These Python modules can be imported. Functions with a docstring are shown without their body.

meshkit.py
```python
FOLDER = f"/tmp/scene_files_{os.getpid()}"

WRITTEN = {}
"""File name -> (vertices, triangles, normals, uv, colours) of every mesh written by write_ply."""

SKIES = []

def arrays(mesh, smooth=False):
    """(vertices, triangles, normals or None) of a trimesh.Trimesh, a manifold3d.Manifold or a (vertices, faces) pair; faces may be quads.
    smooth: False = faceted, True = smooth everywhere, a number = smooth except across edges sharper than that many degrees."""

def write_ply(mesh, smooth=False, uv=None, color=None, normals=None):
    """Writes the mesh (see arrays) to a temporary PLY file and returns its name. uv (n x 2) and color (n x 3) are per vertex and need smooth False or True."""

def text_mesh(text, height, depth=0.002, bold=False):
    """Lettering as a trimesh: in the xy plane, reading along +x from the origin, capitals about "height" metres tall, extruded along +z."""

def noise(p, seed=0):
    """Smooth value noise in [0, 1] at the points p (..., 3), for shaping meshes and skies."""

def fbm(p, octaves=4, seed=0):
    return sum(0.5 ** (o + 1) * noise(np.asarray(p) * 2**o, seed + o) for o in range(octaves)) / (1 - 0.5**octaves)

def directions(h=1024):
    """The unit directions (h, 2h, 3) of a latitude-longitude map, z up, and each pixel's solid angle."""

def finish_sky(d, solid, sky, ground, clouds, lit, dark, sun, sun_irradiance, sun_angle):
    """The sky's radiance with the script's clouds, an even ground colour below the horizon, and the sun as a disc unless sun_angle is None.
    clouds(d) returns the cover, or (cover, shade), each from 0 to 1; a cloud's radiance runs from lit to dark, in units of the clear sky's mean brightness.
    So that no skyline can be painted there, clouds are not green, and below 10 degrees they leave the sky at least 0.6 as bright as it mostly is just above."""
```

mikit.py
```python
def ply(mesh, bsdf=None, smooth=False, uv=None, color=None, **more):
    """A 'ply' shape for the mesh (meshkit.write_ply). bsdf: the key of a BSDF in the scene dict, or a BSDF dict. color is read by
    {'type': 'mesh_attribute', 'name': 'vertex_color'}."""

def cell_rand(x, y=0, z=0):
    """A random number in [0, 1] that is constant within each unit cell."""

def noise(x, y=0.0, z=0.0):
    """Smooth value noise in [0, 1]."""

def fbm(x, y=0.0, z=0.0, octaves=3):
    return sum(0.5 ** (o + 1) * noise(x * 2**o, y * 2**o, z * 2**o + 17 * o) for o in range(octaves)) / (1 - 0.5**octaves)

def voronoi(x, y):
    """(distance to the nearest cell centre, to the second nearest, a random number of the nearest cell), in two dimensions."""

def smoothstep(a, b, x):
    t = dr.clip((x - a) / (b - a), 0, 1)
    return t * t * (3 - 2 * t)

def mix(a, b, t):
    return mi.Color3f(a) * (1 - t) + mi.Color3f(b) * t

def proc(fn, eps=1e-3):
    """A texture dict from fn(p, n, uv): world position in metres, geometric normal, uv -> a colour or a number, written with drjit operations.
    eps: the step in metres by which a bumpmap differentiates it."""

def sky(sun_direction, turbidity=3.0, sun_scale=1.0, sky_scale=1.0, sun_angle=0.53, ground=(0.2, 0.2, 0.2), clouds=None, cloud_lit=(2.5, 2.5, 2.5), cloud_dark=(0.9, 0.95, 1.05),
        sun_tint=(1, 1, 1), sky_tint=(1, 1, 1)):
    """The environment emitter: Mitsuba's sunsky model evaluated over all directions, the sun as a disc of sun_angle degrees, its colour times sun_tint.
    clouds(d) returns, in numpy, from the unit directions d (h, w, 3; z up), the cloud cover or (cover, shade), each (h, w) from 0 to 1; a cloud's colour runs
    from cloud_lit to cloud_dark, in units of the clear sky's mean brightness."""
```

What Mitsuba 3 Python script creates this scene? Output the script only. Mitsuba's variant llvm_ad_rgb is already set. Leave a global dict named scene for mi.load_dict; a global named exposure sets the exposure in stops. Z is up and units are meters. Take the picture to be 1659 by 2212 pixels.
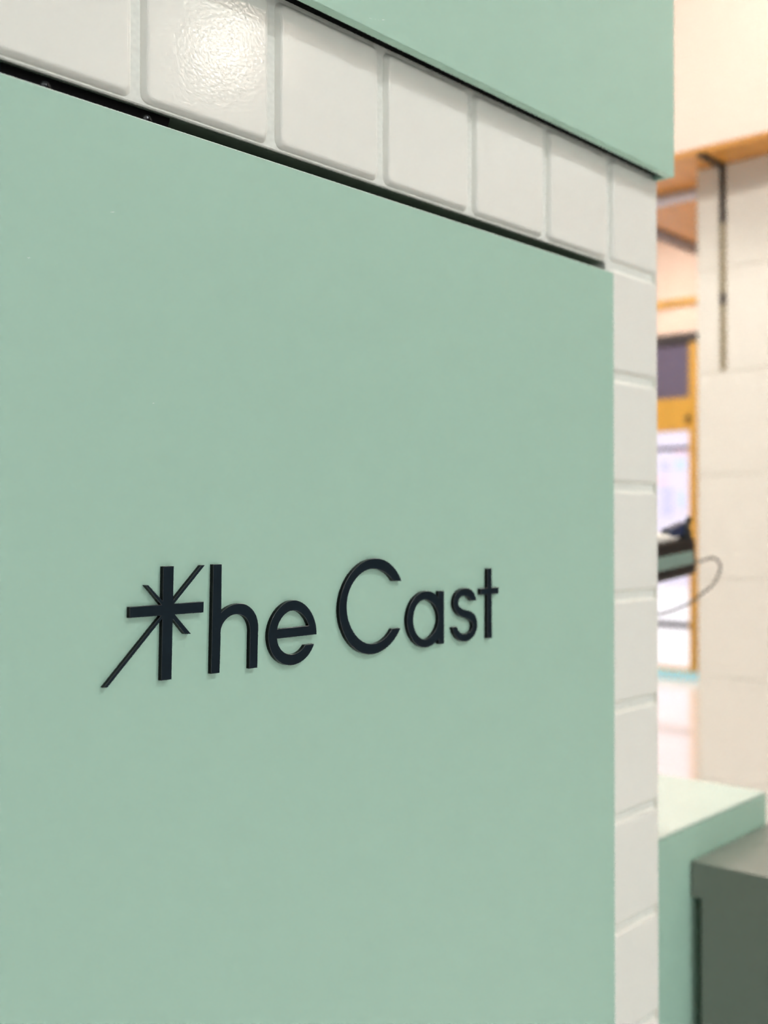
import math, random
import numpy as np, trimesh, drjit as dr, mitsuba as mi
import manifold3d as m3
from scipy.interpolate import splprep, splev
from shapely.geometry import Polygon
from shapely.ops import unary_union
import mikit
from mikit import ply, proc, noise, fbm, smoothstep, mix

random.seed(7); np.random.seed(7)
T = mi.ScalarTransform4f
EYE = 1.5                                   # camera height; heights below are written from the floor as EYE + h
scene, labels = {'type': 'scene'}, {}

# ------------------------------------------------------------------ camera, sky, lights, exposure
YAW, PITCH = math.radians(41.862), math.atan(24 / 2400)
look = [math.cos(YAW) * math.cos(PITCH), math.sin(YAW) * math.cos(PITCH), math.sin(PITCH)]
scene['camera'] = {'type': 'thinlens', 'fov': 2 * math.degrees(math.atan(829.5 / 2400)), 'fov_axis': 'x',
                   'to_world': T().look_at(origin=[0, 0, EYE], target=[look[0], look[1], EYE + look[2]], up=[0, 0, 1]),
                   'aperture_radius': 0.0048, 'focus_distance': 0.98, 'near_clip': 0.05, 'far_clip': 200}
exposure = 0.25

def overcast(d):
    n = np.clip(d[..., 2], 0, 1)
    return 0.93 + 0 * n, 0.15 + 0 * n
scene['sky'] = mikit.sky([0.5, 0.35, 0.75], turbidity=4, sun_scale=0.0, sky_scale=6.0, clouds=overcast, ground=(0.5, 0.5, 0.5),
                         cloud_lit=(2.25, 2.25, 2.25), cloud_dark=(1.65, 1.65, 1.7), sky_tint=(1, 1, 1))

WARM, COOL = (1.0, 0.945, 0.87), (0.93, 0.965, 1.0)
SPOT_L, LINE_L = 90.0, 17.0
SPOTS = [(4.15, -3.43, EYE + 2.75)]         # unseen globe lamp, placed for a tile highlight: x, y, z
KEYS = [(1.77, -1.45, 190.0, 'unseen square downlight in the hall ceiling, placed to cast the letter shadows'), (2.3, -2.3, 60.0, 'unseen square downlight in the hall ceiling, placed to light the kiosk from farther back')]  # out of view, placed for the letter shadows and the kiosk front
LINES = [(0.2, -1.9, COOL, 0.38), (-1.4, -1.7, COOL, 0.65),
         (3.7, 0.9, WARM, 1.8), (2.4, 2.6, WARM, 2.2), (3.4, 4.4, WARM, 1.9), (6.6, 4.6, WARM, 2.4), (8.6, 4.9, WARM, 1.7)]   # unseen ceiling battens lighting kiosk and hall: x, y, colour, strength

# ------------------------------------------------------------------ materials
def rgb(c): return {'type': 'rgb', 'value': list(c)}
def mat(key, color, rough=0.5, spec=0.5, metal=0.0, bump=None, bscale=0.0, **more):
    b = {'type': 'principled', 'base_color': color if isinstance(color, dict) else rgb(color), 'roughness': rough, 'specular': spec, 'metallic': metal, **more}
    if bump is not None:
        b = {'type': 'bumpmap', 'arbitrary': bump, 'scale': bscale, 'bsdf': b}
    scene[key] = {'type': 'twosided', 'bsdf': b}

MINT = (0.375, 0.578, 0.462)
MARKS = [(0.5171, 0.2498, 0.0030), (0.4429, 0.1997, 0.0018), (0.552, 0.1264, 0.0012), (0.5577, 0.0994, 0.0014), (0.4414, -0.1293, 0.002),
         (0.8074, 0.5001, 0.003), (0.8176, 0.5022, 0.004), (0.8266, 0.5052, 0.003), (0.8844, 0.5044, 0.001)]      # small pale scuffs: x, height over the eye, half length
def mint_col(p, n, uv):
    v = fbm(p.x * 3, p.y * 3, p.z * 3, 2) - 0.5
    m = mi.Float(0)
    for x, z, r in MARKS:
        dx, dz = (p.x - x) / r, (p.z - EYE - z - 0.15 * (p.x - x)) / 0.0004
        m = dr.maximum(m, 1 - smoothstep(0.5, 1.0, dr.sqrt(dx * dx + dz * dz)))
    m *= smoothstep(0.35, 0.6, noise(p.x * 900, p.z * 900)) * dr.select(p.y < 0.8, 0.7, 0.0)
    return mix(mi.Color3f(*MINT) * (1 + 0.03 * v), mi.Color3f(0.85, 0.88, 0.84), m)
mat('mint', proc(mint_col), 0.34, 0.35)
mat('glaze', (0.845, 0.848, 0.765), 0.13, 0.35, bump=proc(lambda p, n, uv: fbm(p.x * 430, p.y * 430, p.z * 430, 2), eps=4e-4), bscale=0.000085)
mat('grout', proc(lambda p, n, uv: mi.Color3f(0.74, 0.76, 0.69) * (0.95 + 0.1 * noise(p.x * 300, p.y * 300, p.z * 300))), 0.6, 0.3)
mat('dark_backer', (0.12, 0.16, 0.12), 0.85, 0.1)  # set dark so the recess above the lower panel looks shaded
mat('black_metal', (0.0012, 0.0015, 0.0015), 0.5, 0.04)
mat('paint_grey', (0.40, 0.415, 0.42), 0.6, 0.3)  # for the unseen walls, grey so the letters reflect less light
mat('letter_face', proc(lambda p, n, uv: mi.Color3f(0.0075, 0.0155, 0.0215) * (0.85 + 0.3 * fbm(p.x * 40, p.y * 40, p.z * 40, 2))), 0.34, 0.1)
mat('letter_rim', (0.02, 0.026, 0.03), 0.28, 0.9)
mat('pale_edge', (0.74, 0.84, 0.76), 0.4, 0.4)
mat('letter_edge', (0.002, 0.0025, 0.003), 0.2, 0.12)
mat('screw_steel', (0.05, 0.055, 0.055), 0.25, 0.5, 0.7)
mat('paint_white', (0.70, 0.715, 0.73), 0.6, 0.3)
mat('paint_cream', (0.80, 0.67, 0.585), 0.6, 0.25)
mat('clad', proc(lambda p, n, uv: mi.Color3f(0.84, 0.815, 0.745) * (0.99 + 0.02 * fbm(p.y * 1.2, p.z * 26, 3.0, 3))), 0.5, 0.3)
mat('paint_ceiling', (0.80, 0.73, 0.66), 0.7, 0.2)
mat('wood_soffit', proc(lambda p, n, uv: mi.Color3f(0.60, 0.275, 0.06) * (0.85 + 0.3 * fbm(p.x * 2, p.y * 30, 1.0, 3))), 0.3, 0.25)
mat('wood_dark', (0.10, 0.045, 0.02), 0.35, 0.4)
mat('timber', proc(lambda p, n, uv: mi.Color3f(0.56, 0.33, 0.055) * (0.88 + 0.24 * fbm(p.y * 25, p.z * 3, 1.0, 3))), 0.4, 0.4)
mat('duct_dark', (0.035, 0.022, 0.014), 0.6, 0.3)
mat('duct_khaki', (0.34, 0.29, 0.19), 0.6, 0.3)
mat('grey_cabinet', proc(lambda p, n, uv: mi.Color3f(0.155, 0.175, 0.15) * (0.96 + 0.08 * fbm(p.x * 5, p.y * 5, p.z * 5, 2))), 0.32, 0.7)
mat('device_black', (0.012, 0.014, 0.013), 0.4, 0.4)
mat('device_white', (0.72, 0.70, 0.64), 0.4, 0.4)
mat('device_screen', (0.20, 0.30, 0.255), 0.15, 0.5)
mat('device_navy', (0.01, 0.025, 0.07), 0.35, 0.5)
mat('cable', (0.03, 0.03, 0.022), 0.5, 0.4)
mat('floor', proc(lambda p, n, uv: mi.Color3f(0.72, 0.71, 0.72) * (0.94 + 0.12 * noise(p.x * 60, p.y * 60))), 0.08, 0.7)
mat('dark_frame', (0.035, 0.035, 0.04), 0.4, 0.4)
mat('dark_glazing', (0.09, 0.085, 0.15), 0.12, 0.6)
mat('cyan', (0.44, 0.86, 1.0), 0.35, 0.4)
mat('light_rail', (0.60, 0.60, 0.68), 0.4, 0.4)
mat('pavement', (0.55, 0.54, 0.56), 0.8, 0.2)
mat('facade', (0.69, 0.66, 0.79), 0.8, 0.2)
mat('facade_trim', (0.80, 0.79, 0.84), 0.7, 0.2)
mat('facade_window', (0.36, 0.39, 0.54), 0.3, 0.5)
mat('facade_pink', (0.84, 0.62, 0.72), 0.7, 0.2)
mat('facade_blue', (0.55, 0.55, 0.82), 0.7, 0.2)
mat('facade_sky', (0.52, 0.66, 0.86), 0.7, 0.2)
mat('trim_white', (0.80, 0.79, 0.72), 0.4, 0.3)
mat('mint_top_lit', (0.44, 0.54, 0.485), 0.28, 0.6)  # same counter mint with the strong overhead light put into the colour
scene['glass'] = {'type': 'thindielectric', 'int_ior': 1.5}

# ------------------------------------------------------------------ helpers
def numbered(key):
    if key not in labels and key not in scene and not any(k.startswith(key + '__') for k in scene): return key
    i = 1
    while f'{key}_{i:03d}' in labels or f'{key}_{i:03d}' in scene or any(k.startswith(f'{key}_{i:03d}__') for k in scene): i += 1
    return f'{key}_{i:03d}'
def thing(name, label=None, cat=None, group=None, kind=None):
    key = numbered(name); d = {}
    if label: d['label'] = label
    if cat: d['category'] = cat
    if group: d['group'] = group
    if kind: d['kind'] = kind
    labels[key] = d
    return key
def part(parent, name, mesh, m, label=None, smooth=False, to_world=None, **more):
    base = f'{parent}__{name}'; key = base; i = 1
    while key in scene: key = f'{base}_{i:03d}'; i += 1
    d = dict(mesh) if isinstance(mesh, dict) else ply(mesh, m, smooth=smooth, **more)
    if to_world is not None: d['to_world'] = to_world
    scene[key] = d
    if label: labels[key] = {'label': label}
    return key
def single(name, mesh, m, label, cat=None, group=None, kind=None, smooth=False, **more):
    key = thing(name, label, cat, group, kind)
    scene[key] = ply(mesh, m, smooth=smooth, **more)
    return key
def box(lo, hi, c=0.0):
    """A box between two corners, its edges chamfered by c."""
    lo, hi = np.minimum(lo, hi).astype(float), np.maximum(lo, hi).astype(float)
    if c <= 0:
        return trimesh.creation.box(bounds=[lo, hi])
    pts = []
    for s in np.ndindex(2, 2, 2):
        s = np.array(s); base = np.where(s, hi, lo); sg = np.where(s, -1, 1) * c
        for k in range(3):
            off = sg.copy(); off[k] = 0; pts.append(base + off)
    return trimesh.convex.convex_hull(np.array(pts))
def rbox(lo, hi, r, seg=12):
    lo, hi = np.array(lo, float) + r, np.array(hi, float) - r
    ball = m3.Manifold.sphere(r, seg)
    return to_tm(m3.Manifold.batch_hull([ball.translate([float(v) for v in np.where(s, hi, lo)]) for s in np.ndindex(2, 2, 2)]))
def to_tm(m):
    a = m.to_mesh(); return trimesh.Trimesh(a.vert_properties[:, :3], a.tri_verts, process=True)
def rot(mesh, deg, axis, about):
    mesh.apply_transform(trimesh.transformations.rotation_matrix(math.radians(deg), axis, about)); return mesh
def tube(pts, r, seg=10, n=48):
    tck, _ = splprep(np.array(pts, float).T, s=0, k=min(3, len(pts) - 1))
    c = np.array(splev(np.linspace(0, 1, n), tck)).T
    t = np.gradient(c, axis=0); t /= np.linalg.norm(t, axis=1, keepdims=True)
    u = np.cross(t, [0.31, 0.2, 0.93]); u /= np.linalg.norm(u, axis=1, keepdims=True); v = np.cross(t, u)
    a = np.arange(seg) * 2 * np.pi / seg
    V = (c[:, None] + r * (np.cos(a)[None, :, None] * u[:, None] + np.sin(a)[None, :, None] * v[:, None])).reshape(-1, 3)
    Fc = []
    for i in range(n - 1):
        for j in range(seg):
            k = (j + 1) % seg
            Fc += [[i * seg + j, i * seg + k, (i + 1) * seg + k], [i * seg + j, (i + 1) * seg + k, (i + 1) * seg + j]]
    V = np.vstack([V, c[:1], c[-1:]])
    for j in range(seg):
        k = (j + 1) % seg
        Fc += [[len(V) - 2, k, j], [len(V) - 1, (n - 1) * seg + j, (n - 1) * seg + k]]
    m = trimesh.Trimesh(V, Fc, process=False); m.fix_normals(); return m

TRACE = {
    't_star': [[(564.7,-36.0,1),(575.5,-36.0,1),(573.3,-130.5,1),(562.7,-130.4,1)],
        [(531.5,-67.8,1),(607.3,-67.4,1),(607.1,-76.6,1),(531.4,-76.6,1)],
        [(506.7,-130.1,1),(604.5,-36.1,1),(608.5,-36.1,1),(510.6,-130.4,1)],
        [(546.6,-50.7,1),(549.5,-50.7,1),(563.8,-64.2,1),(577.3,-77.2,1),(593.6,-94.0,1),(587.0,-93.6,1),(574.6,-80.4,1),(562.0,-67.0,1)]],
    'h': [[(617.7,-35.8,1),(627.2,-35.9,1),(626.7,-77.7,1),(631.2,-75.0),(635.3,-73.0),(641.1,-71.6),(647.8,-71.3),(654.1,-72.4),(659.7,-74.8),(664.4,-79.0),(667.9,-84.8),(669.3,-92.0),(669.4,-98.5,1),(668.5,-129.8,1),(659.1,-129.9,1),(659.7,-97.8,1),(659.4,-93.3),(658.0,-88.7),(655.4,-84.6),(651.6,-82.0),(647.0,-80.7),(641.9,-80.6),(637.0,-81.7),(632.0,-84.1),(628.8,-87.3),(626.7,-92.2),(626.1,-98.5,1),(624.9,-130.2,1),(615.4,-130.1,1)]],
    'e': [[(743.2,-105.5,1),(743.2,-101.2),(741.9,-95.6),(738.5,-87.8),(732.8,-80.7),(726.1,-75.5),(718.6,-72.3),(713.1,-71.4),(707.5,-72.0),(701.1,-74.2),(694.8,-78.2),(689.0,-83.8),(684.5,-90.8),(682.2,-97.8),(681.7,-104.0),(682.8,-111.4),(685.9,-118.2),(691.3,-124.3),(698.5,-129.0),(705.8,-131.1),(711.3,-131.6),(718.7,-130.9),(726.2,-128.2),(732.8,-123.7),(737.6,-118.6),(740.0,-114.1,1),(728.1,-114.2,1),(724.1,-117.6),(718.7,-120.6),(713.1,-121.9),(708.5,-121.7),(703.0,-120.0),(698.5,-117.0),(694.8,-112.7),(693.2,-108.9),(692.6,-105.7,1)],
        [(692.8,-96.9,1),(693.9,-93.7),(697.5,-88.3),(702.1,-84.2),(707.5,-81.6),(712.1,-80.8),(716.8,-81.6),(722.4,-84.1),(727.1,-88.2),(730.9,-92.8),(732.8,-96.6,1)]],
    'c': [[(866.2,-59.7,1),(863.5,-55.5),(858.8,-49.6),(852.5,-44.1),(845.6,-39.6),(837.9,-36.9),(829.6,-35.8),(822.1,-35.8),(814.7,-36.7),(808.8,-38.3),(802.2,-41.1),(795.7,-45.4),(789.3,-50.9),(783.6,-57.0),(779.4,-63.5),(776.2,-70.4),(774.6,-76.6),(774.0,-82.9),(774.3,-89.3),(775.5,-96.2),(778.3,-103.2),(782.2,-109.8),(787.2,-116.0),(792.9,-121.5),(799.4,-125.7),(806.6,-128.8),(814.7,-130.7),(822.1,-131.2),(829.6,-130.7),(837.2,-128.9),(844.8,-125.8),(851.8,-121.2),(858.0,-116.0),(862.3,-111.5),(864.5,-108.1,1),(851.4,-107.8,1),(846.4,-112.9),(840.2,-116.7),(833.4,-119.4),(826.6,-120.8),(819.1,-121.0),(813.2,-119.7),(807.4,-117.3),(801.5,-113.5),(795.8,-108.4),(791.1,-102.6),(787.9,-97.0),(785.7,-91.0),(784.7,-83.5),(785.0,-76.2),(786.8,-69.4),(790.0,-63.4),(794.3,-58.2),(800.1,-53.2),(806.6,-49.3),(813.2,-46.9),(819.9,-45.8),(827.3,-46.0),(835.6,-47.9),(842.5,-51.2),(848.7,-55.4),(853.2,-59.3,1)]],
    'a': [[(936.1,-73.0,1),(936.2,-130.0,1),(926.9,-129.7,1),(926.9,-123.7,1),(924.5,-125.3),(919.2,-128.5),(911.9,-130.9),(904.6,-131.3),(897.4,-130.1),(890.2,-127.2),(884.1,-122.4),(879.1,-115.8),(876.1,-108.9),(874.9,-102.2),(875.3,-96.4),(877.1,-90.0),(881.1,-83.7),(887.2,-78.2),(894.3,-74.3),(901.5,-72.2),(907.7,-71.9),(915.1,-73.2),(921.4,-76.0),(926.2,-79.6,1),(926.9,-72.8,1)],
        [(884.9,-100.2),(885.6,-95.0),(888.2,-89.3),(892.2,-84.9),(897.4,-81.9),(903.6,-80.8),(908.8,-81.6),(915.6,-85.0),(921.4,-90.0),(925.1,-95.8),(926.4,-101.6),(925.6,-107.2),(923.0,-112.4),(918.2,-117.1),(911.9,-121.0),(905.1,-122.8),(899.4,-122.1),(894.3,-119.4),(889.2,-114.3),(886.1,-108.2)]],
    's': [[(993.4,-86.3,1),(991.9,-81.2),(988.2,-76.5),(982.5,-73.3),(976.2,-71.9),(970.6,-71.8),(963.8,-73.2),(958.3,-76.3),(954.4,-80.8),(952.7,-86.2),(953.3,-91.0),(956.0,-95.8),(960.5,-99.8),(967.2,-102.7),(973.9,-104.8),(980.7,-107.5),(985.3,-110.4),(987.0,-114.1),(985.3,-117.8),(980.7,-120.9),(975.0,-122.0),(969.4,-121.7),(963.8,-119.6),(960.5,-116.4),(958.6,-113.2,1),(950.5,-113.5,1),(951.9,-117.5),(954.9,-122.2),(959.3,-126.3),(966.0,-129.4),(972.8,-130.4),(980.7,-129.7),(987.6,-126.7),(992.8,-121.9),(995.5,-115.8),(995.1,-109.4),(992.2,-103.7),(986.5,-99.5),(979.6,-97.0),(972.8,-95.5),(967.2,-93.8),(962.7,-91.2),(961.0,-88.0),(961.6,-84.6),(964.4,-81.8),(968.3,-80.4),(972.8,-80.2),(977.9,-81.6),(981.3,-83.8),(984.2,-86.2,1)]],
    't': [[(1014.2,-51.4,1),(1022.4,-51.3,1),(1022.9,-130.5,1),(1014.0,-130.2,1)],
        [(1001.3,-73.6,1),(1035.8,-73.5,1),(1035.6,-80.8,1),(1001.3,-80.5,1)]],
}
# ------------------------------------------------------------------ the setting: room shell
H = EYE + 2.9                                # hall ceiling
XF = 9.92                                    # far wall with the window
def struct(name, mesh, m, label, **kw): return single(name, mesh, m, label, kind='structure', **kw)
struct('floor', box((-3.2, -4.2, -0.1), (XF + 0.2, 6.8, 0)), 'floor', 'pale glossy floor of the hall')
struct('ceiling', box((-3.2, -4.2, H), (XF + 0.2, 6.8, H + 0.1)), 'paint_ceiling', 'pale ceiling of the hall')
struct('wall_left', box((-3.2, -4.2, 0), (-3, 6.8, H)), 'paint_grey', 'grey wall at the far left of the hall')
WX0, WX1, WZ0, WZ1 = -2.6, 2.8, 0.3, 3.3      # unseen window behind the camera, lights the panel from in front
w = thing('wall_back', 'grey wall around the unseen window, behind the camera', kind='structure')
part(w, 'wall_section', box((-3, -4.2, 0), (WX0, -4, H)), 'paint_grey')
part(w, 'wall_section', box((WX1, -4.2, 0), (XF, -4, H)), 'paint_grey')
part(w, 'wall_section', box((WX0, -4.2, 0), (WX1, -4, WZ0)), 'paint_grey')
part(w, 'wall_section', box((WX0, -4.2, WZ1), (WX1, -4, H)), 'paint_grey')
w = thing('window_2', 'unseen wide window behind the camera, lighting the mint panel from in front', kind='structure')
for x in (WX0, WX0 + 1.34, WX0 + 2.68, WX0 + 4.02, WX1 - 0.04):
    part(w, 'mullion', box((x, -4.12, WZ0 + 0.04), (x + 0.04, -4.06, WZ1 - 0.04), 0.003), 'dark_frame')
for z in (WZ0, WZ1 - 0.04):
    part(w, 'rail', box((WX0, -4.12, z), (WX1, -4.06, z + 0.04), 0.003), 'dark_frame')
for i in range(4):
    part(w, 'pane', box((WX0 + 0.04 + 1.34 * i, -4.0905, WZ0 + 0.04), (WX0 + 1.34 * (i + 1), -4.0895, WZ1 - 0.04)), 'glass')
struct('wall_rear', box((-3, 6.6, 0), (XF, 6.8, H)), 'paint_cream', 'cream wall at the rear of the hall')

# far wall with its opening (y 4.86 - 6.30, up to 1.83 above the eye)
w = thing('wall_far', 'cream far wall around the tall timber window', kind='structure')
OY0, OY1, OZ1 = 4.858, 6.30, EYE + 1.831
part(w, 'wall_section', box((XF, -4, 0), (XF + 0.2, OY0, H)), 'paint_cream')
part(w, 'wall_section', box((XF, OY1, 0), (XF + 0.2, 6.6, H)), 'paint_cream')
part(w, 'wall_section', box((XF, OY0, OZ1), (XF + 0.2, OY1, H)), 'paint_cream')
struct('trim_1', box((XF - 0.03, 2.9, EYE + 2.105), (XF, 6.6, EYE + 2.165), 0.006), 'timber', 'thin tan timber picture rail across the far cream wall above the window')
# the timber window
w = thing('window_1', 'tall timber-framed shop window in the far wall, daylight behind it', kind='structure')
xa, xb = XF - 0.02, XF + 0.10
part(w, 'head', box((xa, OY0, EYE + 1.742), (xb, OY1, OZ1), 0.004), 'dark_frame', 'dark window head')
part(w, 'jamb', box((xa, OY0, 0.06), (xb, 4.939, EYE + 1.742), 0.004), 'timber', 'orange-brown timber jamb')
part(w, 'jamb', box((xa, 6.22, 0.06), (xb, OY1, EYE + 1.742), 0.004), 'timber', 'orange-brown timber jamb')
part(w, 'transom_panel', box((xa + 0.04, 4.939, EYE + 1.212), (xb - 0.03, 6.22, EYE + 1.742)), 'dark_glazing', 'dark glazed transom panel')
part(w, 'rail', box((xa - 0.01, 4.939, EYE + 0.897), (xb, 6.22, EYE + 1.212), 0.006), 'timber', 'broad orange-brown timber rail')
part(w, 'pane', box((xa + 0.06, 4.939, EYE + 0.742), (xa + 0.061, 6.22, EYE + 0.897)), 'glass')
part(w, 'glazing_bar', box((xa, 4.939, EYE + 0.709), (xb, 6.22, EYE + 0.742), 0.003), 'dark_frame')
part(w, 'pane', box((xa + 0.06, 4.939, EYE - 0.963), (xa + 0.061, 6.22, EYE + 0.709)), 'glass')
part(w, 'glazing_bar', box((xa, 4.939, EYE - 1.012), (xb, 6.22, EYE - 0.963), 0.003), 'dark_frame')
part(w, 'pane', box((xa + 0.06, 4.939, EYE - 1.402), (xa + 0.061, 6.22, EYE - 1.012)), 'glass')
part(w, 'sill', box((xa, OY0, 0.0), (xb, OY1, EYE - 1.402), 0.004), 'timber', 'brown timber sill')
part(w, 'catch', rbox((xa - 0.035, 4.915, EYE + 0.985), (xa - 0.009, 4.965, EYE + 1.03), 0.008), 'device_black', 'small dark window catch', smooth=40)
single('kick_strip', rbox((XF - 0.09, 4.80, 0.0), (XF - 0.025, 6.4, 0.078), 0.012), 'cyan', 'pale cyan strip along the floor under the timber window', 'strip', smooth=40)

# low ceiling block past the bulkhead: cream front, wooden underside, dark fascia
ZS = EYE + 1.5386
BY = 2.89
struct('ceiling_bulkhead', box((4.30, -4, ZS + 0.02), (XF, BY, H)), 'paint_cream', 'bright cream bulkhead above the wooden soffit')
struct('ceiling_soffit', box((4.302, -4, ZS), (XF, BY - 0.10, ZS + 0.02)), 'wood_soffit', 'orange-brown wooden soffit under the cream bulkhead')
struct('trim_2', box((4.31, BY - 0.10, ZS - 0.012), (XF, BY, ZS + 0.02), 0.004), 'wood_dark', 'dark brown timber edge of the wooden soffit')
t = thing('ceiling_track', 'pale lilac-grey strip running along the wooden soffit', 'ceiling track')
part(t, 'rail', rbox((4.72, -1.0, ZS - 0.035), (4.81, BY - 0.13, ZS - 0.001), 0.008), 'light_rail', smooth=40)

# clad wall at the right
YE = 2.198
w = thing('wall_right', 'cream clad wall pier at the right edge of the photo', kind='structure')
part(w, 'backing', box((4.5155, 1.2, 0), (4.70, YE - 0.004, ZS)), 'clad')
JZ = [0.0, EYE - 1.10, EYE - 0.658, EYE - 0.236, EYE + 0.207, EYE + 0.650, EYE + 1.092, ZS - 0.002]
for i in range(len(JZ) - 1):
    a, b = JZ[i] + 0.0008, JZ[i + 1] - 0.0008
    if i < 5:
        part(w, 'panel', box((4.50, 1.2, a), (4.516, YE, b), 0.0025), 'clad')
    else:
        part(w, 'panel', box((4.50, 1.2, a), (4.516, 2.072, b), 0.0025), 'clad')
        part(w, 'panel', box((4.50, 2.103, a), (4.516, YE, b), 0.0025), 'clad')
part(w, 'end_board', box((4.50, YE, 0), (4.70, YE + 0.006, ZS - 0.002)), 'clad')
d = thing('cable_duct', 'dark narrow duct dropping from the soffit into the cream clad wall', 'cable duct')
part(d, 'duct_section', box((4.508, 2.0735, EYE + 1.288), (4.5148, 2.1015, ZS - 0.003), 0.002), 'duct_dark', 'dark brown upper duct section')
part(d, 'duct_section', box((4.509, 2.0735, EYE + 0.655), (4.5148, 2.1015, EYE + 1.286), 0.002), 'duct_khaki', 'khaki lower duct section')
part(d, 'clip', box((4.506, 2.074, EYE + 0.94), (4.509, 2.101, EYE + 0.985), 0.001), 'duct_dark')
part(d, 'soffit_section', box((4.305, 2.078, ZS - 0.012), (4.508, 2.112, ZS - 0.0005), 0.003), 'duct_dark', 'black duct section on the soffit')

# ------------------------------------------------------------------ the tiled kiosk front
YT = 0.768                                   # face of the tiles
GZ = EYE + 0.3511                            # underside of the tile band over the panel
CX = 1.4435                                  # right end of the kiosk
k = thing('wall_front', 'kiosk wall faced with glossy white square tiles', kind='structure')
part(k, 'core', box((-3, 0.80, 0), (1.4395, 1.62, H)), 'dark_backer')
YG = YT + 0.005                              # the recessed joints
part(k, 'grout_bed', box((-3, YG, GZ), (1.309, YG + 0.004, EYE + 0.505), 0.001), 'grout')
part(k, 'dark_backer', box((-3, YG + 0.004, GZ), (1.309, 0.80, EYE + 0.505)), 'dark_backer')
part(k, 'grout_bed', box((1.309, YG, 0), (CX - 0.0036, 0.80, EYE + 0.505), 0.001), 'grout')
part(k, 'corner_trim', box((CX - 0.0035, YT + 0.0003, 0), (CX + 0.0002, 0.80, EYE + 0.50), 0.0008), 'trim_white')
part(k, 'grout_bed', box((1.4395, 0.80, 0), (CX - 0.004, 1.0, EYE + 0.505)), 'grout')

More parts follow.
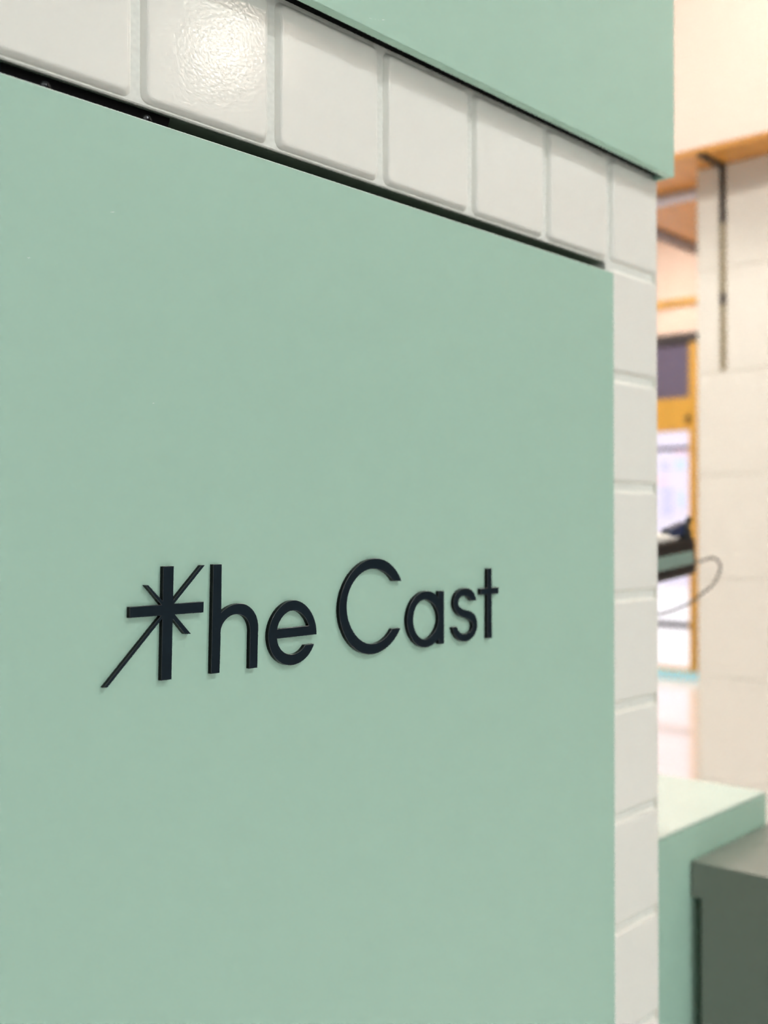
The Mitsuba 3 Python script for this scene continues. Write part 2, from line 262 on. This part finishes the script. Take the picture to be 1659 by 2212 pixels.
def tile_mesh(wd, ht, bevel=(1, 1, 1, 1)):
    """A glazed tile in the xz plane with its face at y = 0 and cushioned edges (left, right, bottom, top: 0 = cut square)."""
    prof = [(0.0, 0.0056), (0.0001, 0.0048), (0.0009, 0.0038), (0.0030, 0.0016), (0.0038, 0.0009), (0.0046, 0.0004), (0.0056, 0.0001), (0.0070, 0.0)]
    q = 7
    V, rings = [], []
    for s, d in prof:
        l, r, b, t_ = [s * f + 0.0003 * (1 - f) * (d < 0.001) for f in bevel]
        x0, x1, z0, z1 = l, wd - r, b, ht - t_
        ring = []
        for (cx, cz, a0, sx, sz) in ((x1, z1, 0, -1, -1), (x0, z1, 90, 1, -1), (x0, z0, 180, 1, 1), (x1, z0, 270, -1, 1)):
            fx, fz = (bevel[0] if sx > 0 else bevel[1]), (bevel[2] if sz > 0 else bevel[3])
            rad = 0.0085 - 0.35 * s if fx and fz else 0.0004
            for j in range(q):
                a = math.radians(a0 + 90 * j / (q - 1))
                ring.append((cx + sx * rad + rad * math.cos(a), d, cz + sz * rad + rad * math.sin(a)))
        rings.append(len(V)); V += ring
    n = 4 * q; Fc = []
    for a, b in zip(rings, rings[1:]):
        for j in range(n):
            j2 = (j + 1) % n
            Fc += [[a + j, a + j2, b + j2], [a + j, b + j2, b + j]]
    V.append((wd / 2, 0, ht / 2))
    Fc += [[rings[-1] + j, rings[-1] + (j + 1) % n, len(V) - 1] for j in range(n)]
    m = trimesh.Trimesh(np.array(V), Fc, process=True)
    if m.face_normals[-1][1] > 0: m.invert()
    return m
PX, PZ, GR = 0.1526, 0.1495, 0.0094
TW, TH = PX - GR, PZ - GR
X0, z0 = 1.3184, EYE + 0.3536                # lower left corner of the end tile of the band
full = ply(tile_mesh(TW, TH), 'glaze', smooth=50)
cut = ply(tile_mesh(CX - 0.0037 - X0, TH, (1, 0, 1, 1)), 'glaze', smooth=50)
for i in range(1, 15):                       # the band between the two panels
    part(k, 'tile', full, None, to_world=T().translate([X0 - i * PX, YT, z0]))
rows = [z0 - j * PZ for j in range(0, 12)]
for z in rows:                               # the column at the end
    part(k, 'tile', cut, None, to_world=T().translate([X0, YT, z]))
side = ply(tile_mesh(TW, TH, (0, 1, 1, 1)), 'glaze', smooth=50)
side2 = ply(tile_mesh(0.044, TH, (1, 0, 1, 1)), 'glaze', smooth=50)
for z in rows:                               # the return round the corner
    part(k, 'tile', side, None, to_world=T().translate([CX + 0.0004, YT + 0.0335, z]).rotate([0, 0, 1], 90))
    part(k, 'tile', side2, None, to_world=T().translate([CX + 0.0004, YT + 0.0335 + PX, z]).rotate([0, 0, 1], 90))

# lower panel, its rail and screws
p = thing('wall_panel', 'large mint green panel carrying the black lettering', 'panel')
YP = 0.756
part(p, 'sheet', box((-0.9, YP, 0.08), (1.3005, YP + 0.008, EYE + 0.3319), 0.0001), 'mint')
part(p, 'top_edge', box((-0.9, YP, EYE + 0.3318), (1.3005, YP + 0.008, EYE + 0.3326), 0.0003), 'pale_edge', 'thin pale top edge')  # pale bare edge, the glint along it put into the colour
def bar_with_cut(x0, x1, y0, y1, za, zb, skew):
    v = np.array([[x0, y0, za], [x1 - skew, y0, za], [x1, y1, za], [x0, y1, za], [x0, y0, zb], [x1 - skew * 0.2, y0, zb], [x1, y1, zb], [x0, y1, zb]])
    return trimesh.convex.convex_hull(v)
rail = part(p, 'black_gap_strip', bar_with_cut(-0.9, 0.594, 0.779, 0.7995, EYE + 0.318, GZ - 0.0003, 0.014), 'black_metal', 'black mounting rail in the gap above the panel')
part(p, 'standoff', box((-0.8, YP + 0.008, 0.3), (-0.76, 0.80, EYE + 0.28)), 'black_metal')
part(p, 'standoff', box((1.20, YP + 0.008, 0.3), (1.24, 0.80, EYE + 0.28)), 'black_metal')
def screw_head(r):
    m = m3.Manifold.sphere(r, 24).scale([1, 0.55, 1]).trim_by_plane([0, -1, 0], 0.0)
    s = r * 0.95
    m = m - m3.Manifold.cube([s, 0.004, r * 0.2], True).translate([0, -r * 0.55, 0]) - m3.Manifold.cube([r * 0.2, 0.004, s], True).translate([0, -r * 0.55, 0])
    return to_tm(m)
sc = ply(screw_head(0.0052), 'screw_steel', smooth=35)
for x, z in ((0.4705, 0.3425), (0.5672, 0.3425), (0.24, 0.3425)):
    part(rail, 'screw', sc, None, to_world=T().translate([x, 0.7791, EYE + z]))

# upper panel
p = thing('wall_panel', 'mint green box panel overhanging the white tile band', 'panel')
YU, ZU, XU = 0.7416, EYE + 0.4902, 1.4448
part(p, 'sheet', box((-0.9, YU, ZU), (XU, YU + 0.0114, H - 0.3), 0.0006), 'mint')
part(p, 'side_return', box((XU - 0.005, YU + 0.0114, ZU), (XU, 0.80, H - 0.3), 0.0005), 'mint')
part(p, 'black_gap_strip', box((-0.9, YU + 0.0118, EYE + 0.4977), (XU - 0.0055, YG - 0.0004, EYE + 0.53)), 'black_metal', 'black strip standing in for the dark of the shadow gap')  # black strip put in to darken the gap under the upper panel

# ------------------------------------------------------------------ the lettering
def outline(pts):
    """A closed outline from traced points; a third entry marks a corner, between corners the line is a smooth curve."""
    n = len(pts); cor = [i for i, q in enumerate(pts) if len(q) > 2]
    P = np.array([[q[0], q[1]] for q in pts], float)
    if not cor:
        tck, _ = splprep(np.vstack([P, P[:1]]).T, s=0.02 * n, per=True)
        return np.array(splev(np.linspace(0, 1, 97)[:-1], tck)).T
    out = []
    for a, b in zip(cor, cor[1:] + [cor[0] + n]):
        seg = P[[i % n for i in range(a, b + 1)]]
        if len(seg) < 4:
            out.append(seg[:-1]); continue
        wt = np.ones(len(seg)); wt[[0, -1]] = 50
        tck, _ = splprep(seg.T, w=wt, s=0.02 * len(seg))
        out.append(np.array(splev(np.linspace(0, 1, 5 * len(seg)), tck)).T[:-1])
    return np.vstack(out)
def raised(poly, depth, ch):
    """The polygon (mm, x right and z up) as a raised letter with a chamfered front edge: its back at y = 0, its front towards -y."""
    ms, rims = [], []
    rings = [poly.exterior, *poly.interiors]; inner = []
    for r in rings:
        c = np.array(r.coords)[:-1]
        keep = np.linalg.norm(c - np.roll(c, 1, 0), axis=1) > 1e-3; c = c[keep]
        e0 = c - np.roll(c, 1, 0); e1 = np.roll(c, -1, 0) - c
        n0 = np.stack([-e0[:, 1], e0[:, 0]], 1); n1 = np.stack([-e1[:, 1], e1[:, 0]], 1)
        n0 /= np.linalg.norm(n0, axis=1, keepdims=True); n1 /= np.linalg.norm(n1, axis=1, keepdims=True)
        m = n0 + n1; m /= np.maximum((m * n0).sum(1, keepdims=True), 0.35)
        ins = c + m * ch                    # rings run so that the solid is on their left
        inner.append(ins)
        n = len(c)
        V = np.vstack([np.c_[c[:, 0], np.zeros(n), c[:, 1]], np.c_[c[:, 0], np.full(n, -(depth - ch)), c[:, 1]], np.c_[ins[:, 0], np.full(n, -depth), ins[:, 1]]])
        Fc = []
        for L_ in (0, 1):
            for j in range(n):
                j2 = (j + 1) % n; a, b = L_ * n, (L_ + 1) * n
                Fc += [[a + j, a + j2, b + j2], [a + j, b + j2, b + j]]
        ms.append(trimesh.Trimesh(V[:2 * n], Fc[:2 * n], process=False))
        rims.append(trimesh.Trimesh(V[n:], np.array(Fc[2 * n:]) - n, process=False))
    cap = Polygon(inner[0], inner[1:])
    v, f = trimesh.creation.triangulate_polygon(cap, engine='earcut')
    capm = trimesh.Trimesh(np.c_[v[:, 0], np.full(len(v), -depth), v[:, 1]], f, process=False)
    if capm.face_normals[0][1] > 0: capm.invert()
    v, f = trimesh.creation.triangulate_polygon(poly, engine='earcut')
    back = trimesh.Trimesh(np.c_[v[:, 0], np.zeros(len(v)), v[:, 1]], f, process=False)
    if back.face_normals[0][1] < 0: back.invert()
    edge = trimesh.util.concatenate(ms + [back]); edge.merge_vertices(digits_vertex=6)
    rim = trimesh.util.concatenate(rims)
    for m in (edge, rim, capm): m.apply_scale(0.001)
    return capm, rim, edge
LETTERS = [('t_star', 'black raised letter T shaped like an eight-pointed star, first letter of the sign'),
           ('h', 'black raised letter h between the star-shaped T and the e'),
           ('e', 'black raised letter e ending the first word of the sign'),
           ('c', 'tall black raised capital letter C starting the second word'),
           ('a', 'black raised letter a right after the big C'),
           ('s', 'black raised letter s between the a and the small t'),
           ('t', 'small black raised letter t, last letter of the sign')]
from shapely.geometry.polygon import orient
for key, lab in LETTERS:
    loops = [outline(l) for l in TRACE[key]]
    if key in ('t_star', 't'):
        poly = unary_union([Polygon(l) for l in loops])
    else:
        poly = Polygon(loops[0]).buffer(0)
        for l in loops[1:]: poly = poly.difference(Polygon(l).buffer(0))
    if poly.geom_type != 'Polygon': poly = max(poly.geoms, key=lambda g: g.area)
    face, rim, edge = raised(orient(poly), 4.4, 0.3)
    l = thing('sign_letter', lab, 'letter', group='raised black letters of the sign on the mint panel')
    for nm, mesh, m in (('face', face, 'letter_face'), ('rim', rim, 'letter_rim'), ('edge', edge, 'letter_edge')):
        mesh.apply_translation([0, YP, EYE])
        part(l, nm, mesh, m, smooth=False if nm == 'face' else 30)

# ------------------------------------------------------------------ counter, grey cabinet
c = thing('counter', 'mint green counter with a bright top, beyond the tiled kiosk corner', 'counter')
part(c, 'top', box((CX + 0.003, 1.0, EYE - 0.591), (2.3646, 1.62, EYE - 0.585), 0.0025), 'mint_top_lit', 'glossy mint worktop, paled as if strongly lit')
part(c, 'body', box((CX + 0.003, 1.0, 0), (2.3646, 1.62, EYE - 0.591), 0.0006), 'mint')
g = thing('cabinet', 'dark grey box cabinet standing in front of the mint counter', 'cabinet')
side_ = Polygon([(0.302, 0.03), (0.976, 0.03), (0.976, EYE - 0.722), (0.998, EYE - 0.722), (0.998, EYE - 0.657), (0.995, EYE - 0.654), (0.305, EYE - 0.654), (0.302, EYE - 0.657)])
gb = trimesh.creation.extrude_polygon(side_, 0.455, engine='earcut')
gb.apply_transform(np.array([[0, 0, 1, 2.004], [1, 0, 0, 0], [0, 1, 0, 0], [0, 0, 0, 1.0]]))
part(g, 'body', gb, 'grey_cabinet')
part(g, 'plinth', box((2.03, 0.33, 0), (2.43, 0.95, 0.03)), 'black_metal')

# ------------------------------------------------------------------ payment terminal on its stand
t = thing('payment_terminal', 'black payment terminal with a green-grey screen, on a stand over the counter', 'payment terminal')
piv = (2.16, 1.1, EYE - 0.08)
def tilt(m): return rot(m, -4.5, [0, 1, 0], piv)
part(t, 'body', tilt(rbox((1.93, 1.10, EYE - 0.118), (2.243, 1.155, EYE - 0.034), 0.012)), 'device_black', smooth=40)
part(t, 'screen', tilt(rbox((1.99, 1.0965, EYE - 0.092), (2.222, 1.104, EYE - 0.064), 0.003)), 'device_screen', 'green-grey screen', smooth=40)
part(t, 'paper_cover', tilt(rbox((1.98, 1.105, EYE - 0.038), (2.176, 1.15, EYE - 0.020), 0.008)), 'device_white', 'white cover along the top', smooth=40)
part(t, 'bracket', to_tm(m3.Manifold.batch_hull([m3.Manifold.sphere(0.011, 12).translate(list(v)) for v in ((2.205, 1.11, EYE - 0.035), (2.222, 1.11, EYE - 0.045), (2.203, 1.108, EYE - 0.012))])
     + m3.Manifold.batch_hull([m3.Manifold.sphere(0.007, 12).translate(list(v)) for v in ((2.203, 1.108, EYE - 0.014), (2.214, 1.105, EYE + 0.008))])), 'device_black', smooth=40)
part(t, 'hood', rot(rbox((2.13, 1.105, EYE - 0.022), (2.212, 1.13, EYE + 0.004), 0.006), -12, [0, 1, 0], (2.21, 1.11, EYE)), 'device_navy', 'dark navy hood', smooth=40)
part(t, 'pole', trimesh.creation.cylinder(0.014, segment=[[1.955, 1.135, EYE - 0.575], [1.955, 1.135, EYE - 0.10]], sections=20), 'device_black', smooth=40)
part(t, 'base', trimesh.creation.cylinder(0.06, segment=[[1.955, 1.135, EYE - 0.585], [1.955, 1.135, EYE - 0.573]], sections=32), 'device_black', smooth=40)
part(t, 'cable', tube([(2.238, 1.11, EYE - 0.083), (2.27, 1.10, EYE - 0.082), (2.325, 1.10, EYE - 0.078), (2.355, 1.10, EYE - 0.094), (2.335, 1.10, EYE - 0.125), (2.28, 1.10, EYE - 0.149),
                       (2.23, 1.10, EYE - 0.165), (2.15, 1.10, EYE - 0.180), (2.06, 1.10, EYE - 0.187), (2.005, 1.115, EYE - 0.19), (1.966, 1.131, EYE - 0.193)], 0.0024), 'cable', 'thin looping cable', smooth=60)

# ------------------------------------------------------------------ lamps, all out of view
for x, y, z in SPOTS:
    l = thing('unseen_globe_lamp', 'unseen small globe lamp on a short black rod, placed for the highlight on a white tile', 'lamp')
    part(l, 'globe', trimesh.creation.icosphere(3, 0.06).apply_translation([x, y, z]), 'paint_white', smooth=True, emitter={'type': 'area', 'radiance': rgb([SPOT_L * v for v in WARM])})
    part(l, 'rod', trimesh.creation.cylinder(0.006, segment=[[x, y, z + 0.061], [x, y, H - 0.012]], sections=10), 'black_metal')
    part(l, 'ceiling_rose', trimesh.creation.cylinder(0.05, segment=[[x, y, H - 0.012], [x, y, H]], sections=24), 'black_metal')
for x, y, L_, lab in KEYS:
    l = thing('unseen_downlight', lab, 'lamp')
    part(l, 'housing', box((x - 0.16, y - 0.16, H - 0.03), (x + 0.16, y + 0.16, H), 0.004), 'paint_white')
    part(l, 'diffuser', box((x - 0.125, y - 0.125, H - 0.036), (x + 0.125, y + 0.125, H - 0.0305)), 'paint_white', emitter={'type': 'area', 'radiance': rgb([L_ * v for v in COOL])})
BATTENS = ['unseen batten lamp on the ceiling, lighting the mint panel from in front', 'unseen batten lamp on the ceiling, lighting the kiosk from the left', 'unseen batten lamp on the ceiling, lighting the cream bulkhead and clad wall',
           'unseen batten lamp on the ceiling, lighting the mint counter from behind', 'unseen batten lamp on the ceiling past the rear end of the bulkhead, lighting the hall', 'unseen batten lamp on the ceiling midway to the far window, lighting the hall', 'unseen batten lamp on the ceiling just before the far window, lighting the far wall']
for i, (x, y, col, s) in enumerate(LINES):
    l = thing('unseen_batten', BATTENS[i], 'lamp', group='unseen batten lamps on the hall ceiling')
    part(l, 'housing', box((x - 0.16, y - 0.72, H - 0.05), (x + 0.16, y + 0.72, H), 0.004), 'paint_white')
    part(l, 'diffuser', box((x - 0.14, y - 0.70, H - 0.062), (x + 0.14, y + 0.70, H - 0.0505)), 'paint_white', emitter={'type': 'area', 'radiance': rgb([LINE_L * s * v for v in col])})

# ------------------------------------------------------------------ outside the window
struct('pavement', box((-40, -40, -0.2), (60, 40, -0.101)), 'pavement', 'pale pavement outside the windows')
b = thing('street_building', 'pale lilac building across the street, seen through the far window', 'building')
part(b, 'facade', box((26, 2, -0.101), (30, 30, 5.2)), 'facade')
for y in (4.2, 7.0, 9.8, 15.2, 18.0, 20.8, 23.6):
    for z in (0.9, 3.0):
        f = part(b, 'window', box((25.94, y, z), (26.02, y + 1.3, z + 1.5), 0.01), 'facade_trim')
        part(f, 'pane', box((25.93, y + 0.08, z + 0.08), (25.938, y + 1.22, z + 1.42)), 'facade_window')
for y, z, wd, ht, m in ((13.0, 3.25, 0.34, 0.16, 'facade_pink'), (13.52, 2.83, 0.22, 0.26, 'facade_blue'), (13.06, 2.86, 0.26, 0.24, 'facade_sky'), (13.55, 2.5, 0.3, 0.22, 'facade_pink'),
                        (13.42, 1.7, 0.3, 0.72, 'facade_blue'), (13.12, 1.9, 0.12, 0.4, 'facade_sky'), (12.75, 1.75, 0.14, 0.8, 'facade_blue')):
    part(b, 'poster', box((25.97, y, z), (26.0, y + wd, z + ht), 0.004), m)
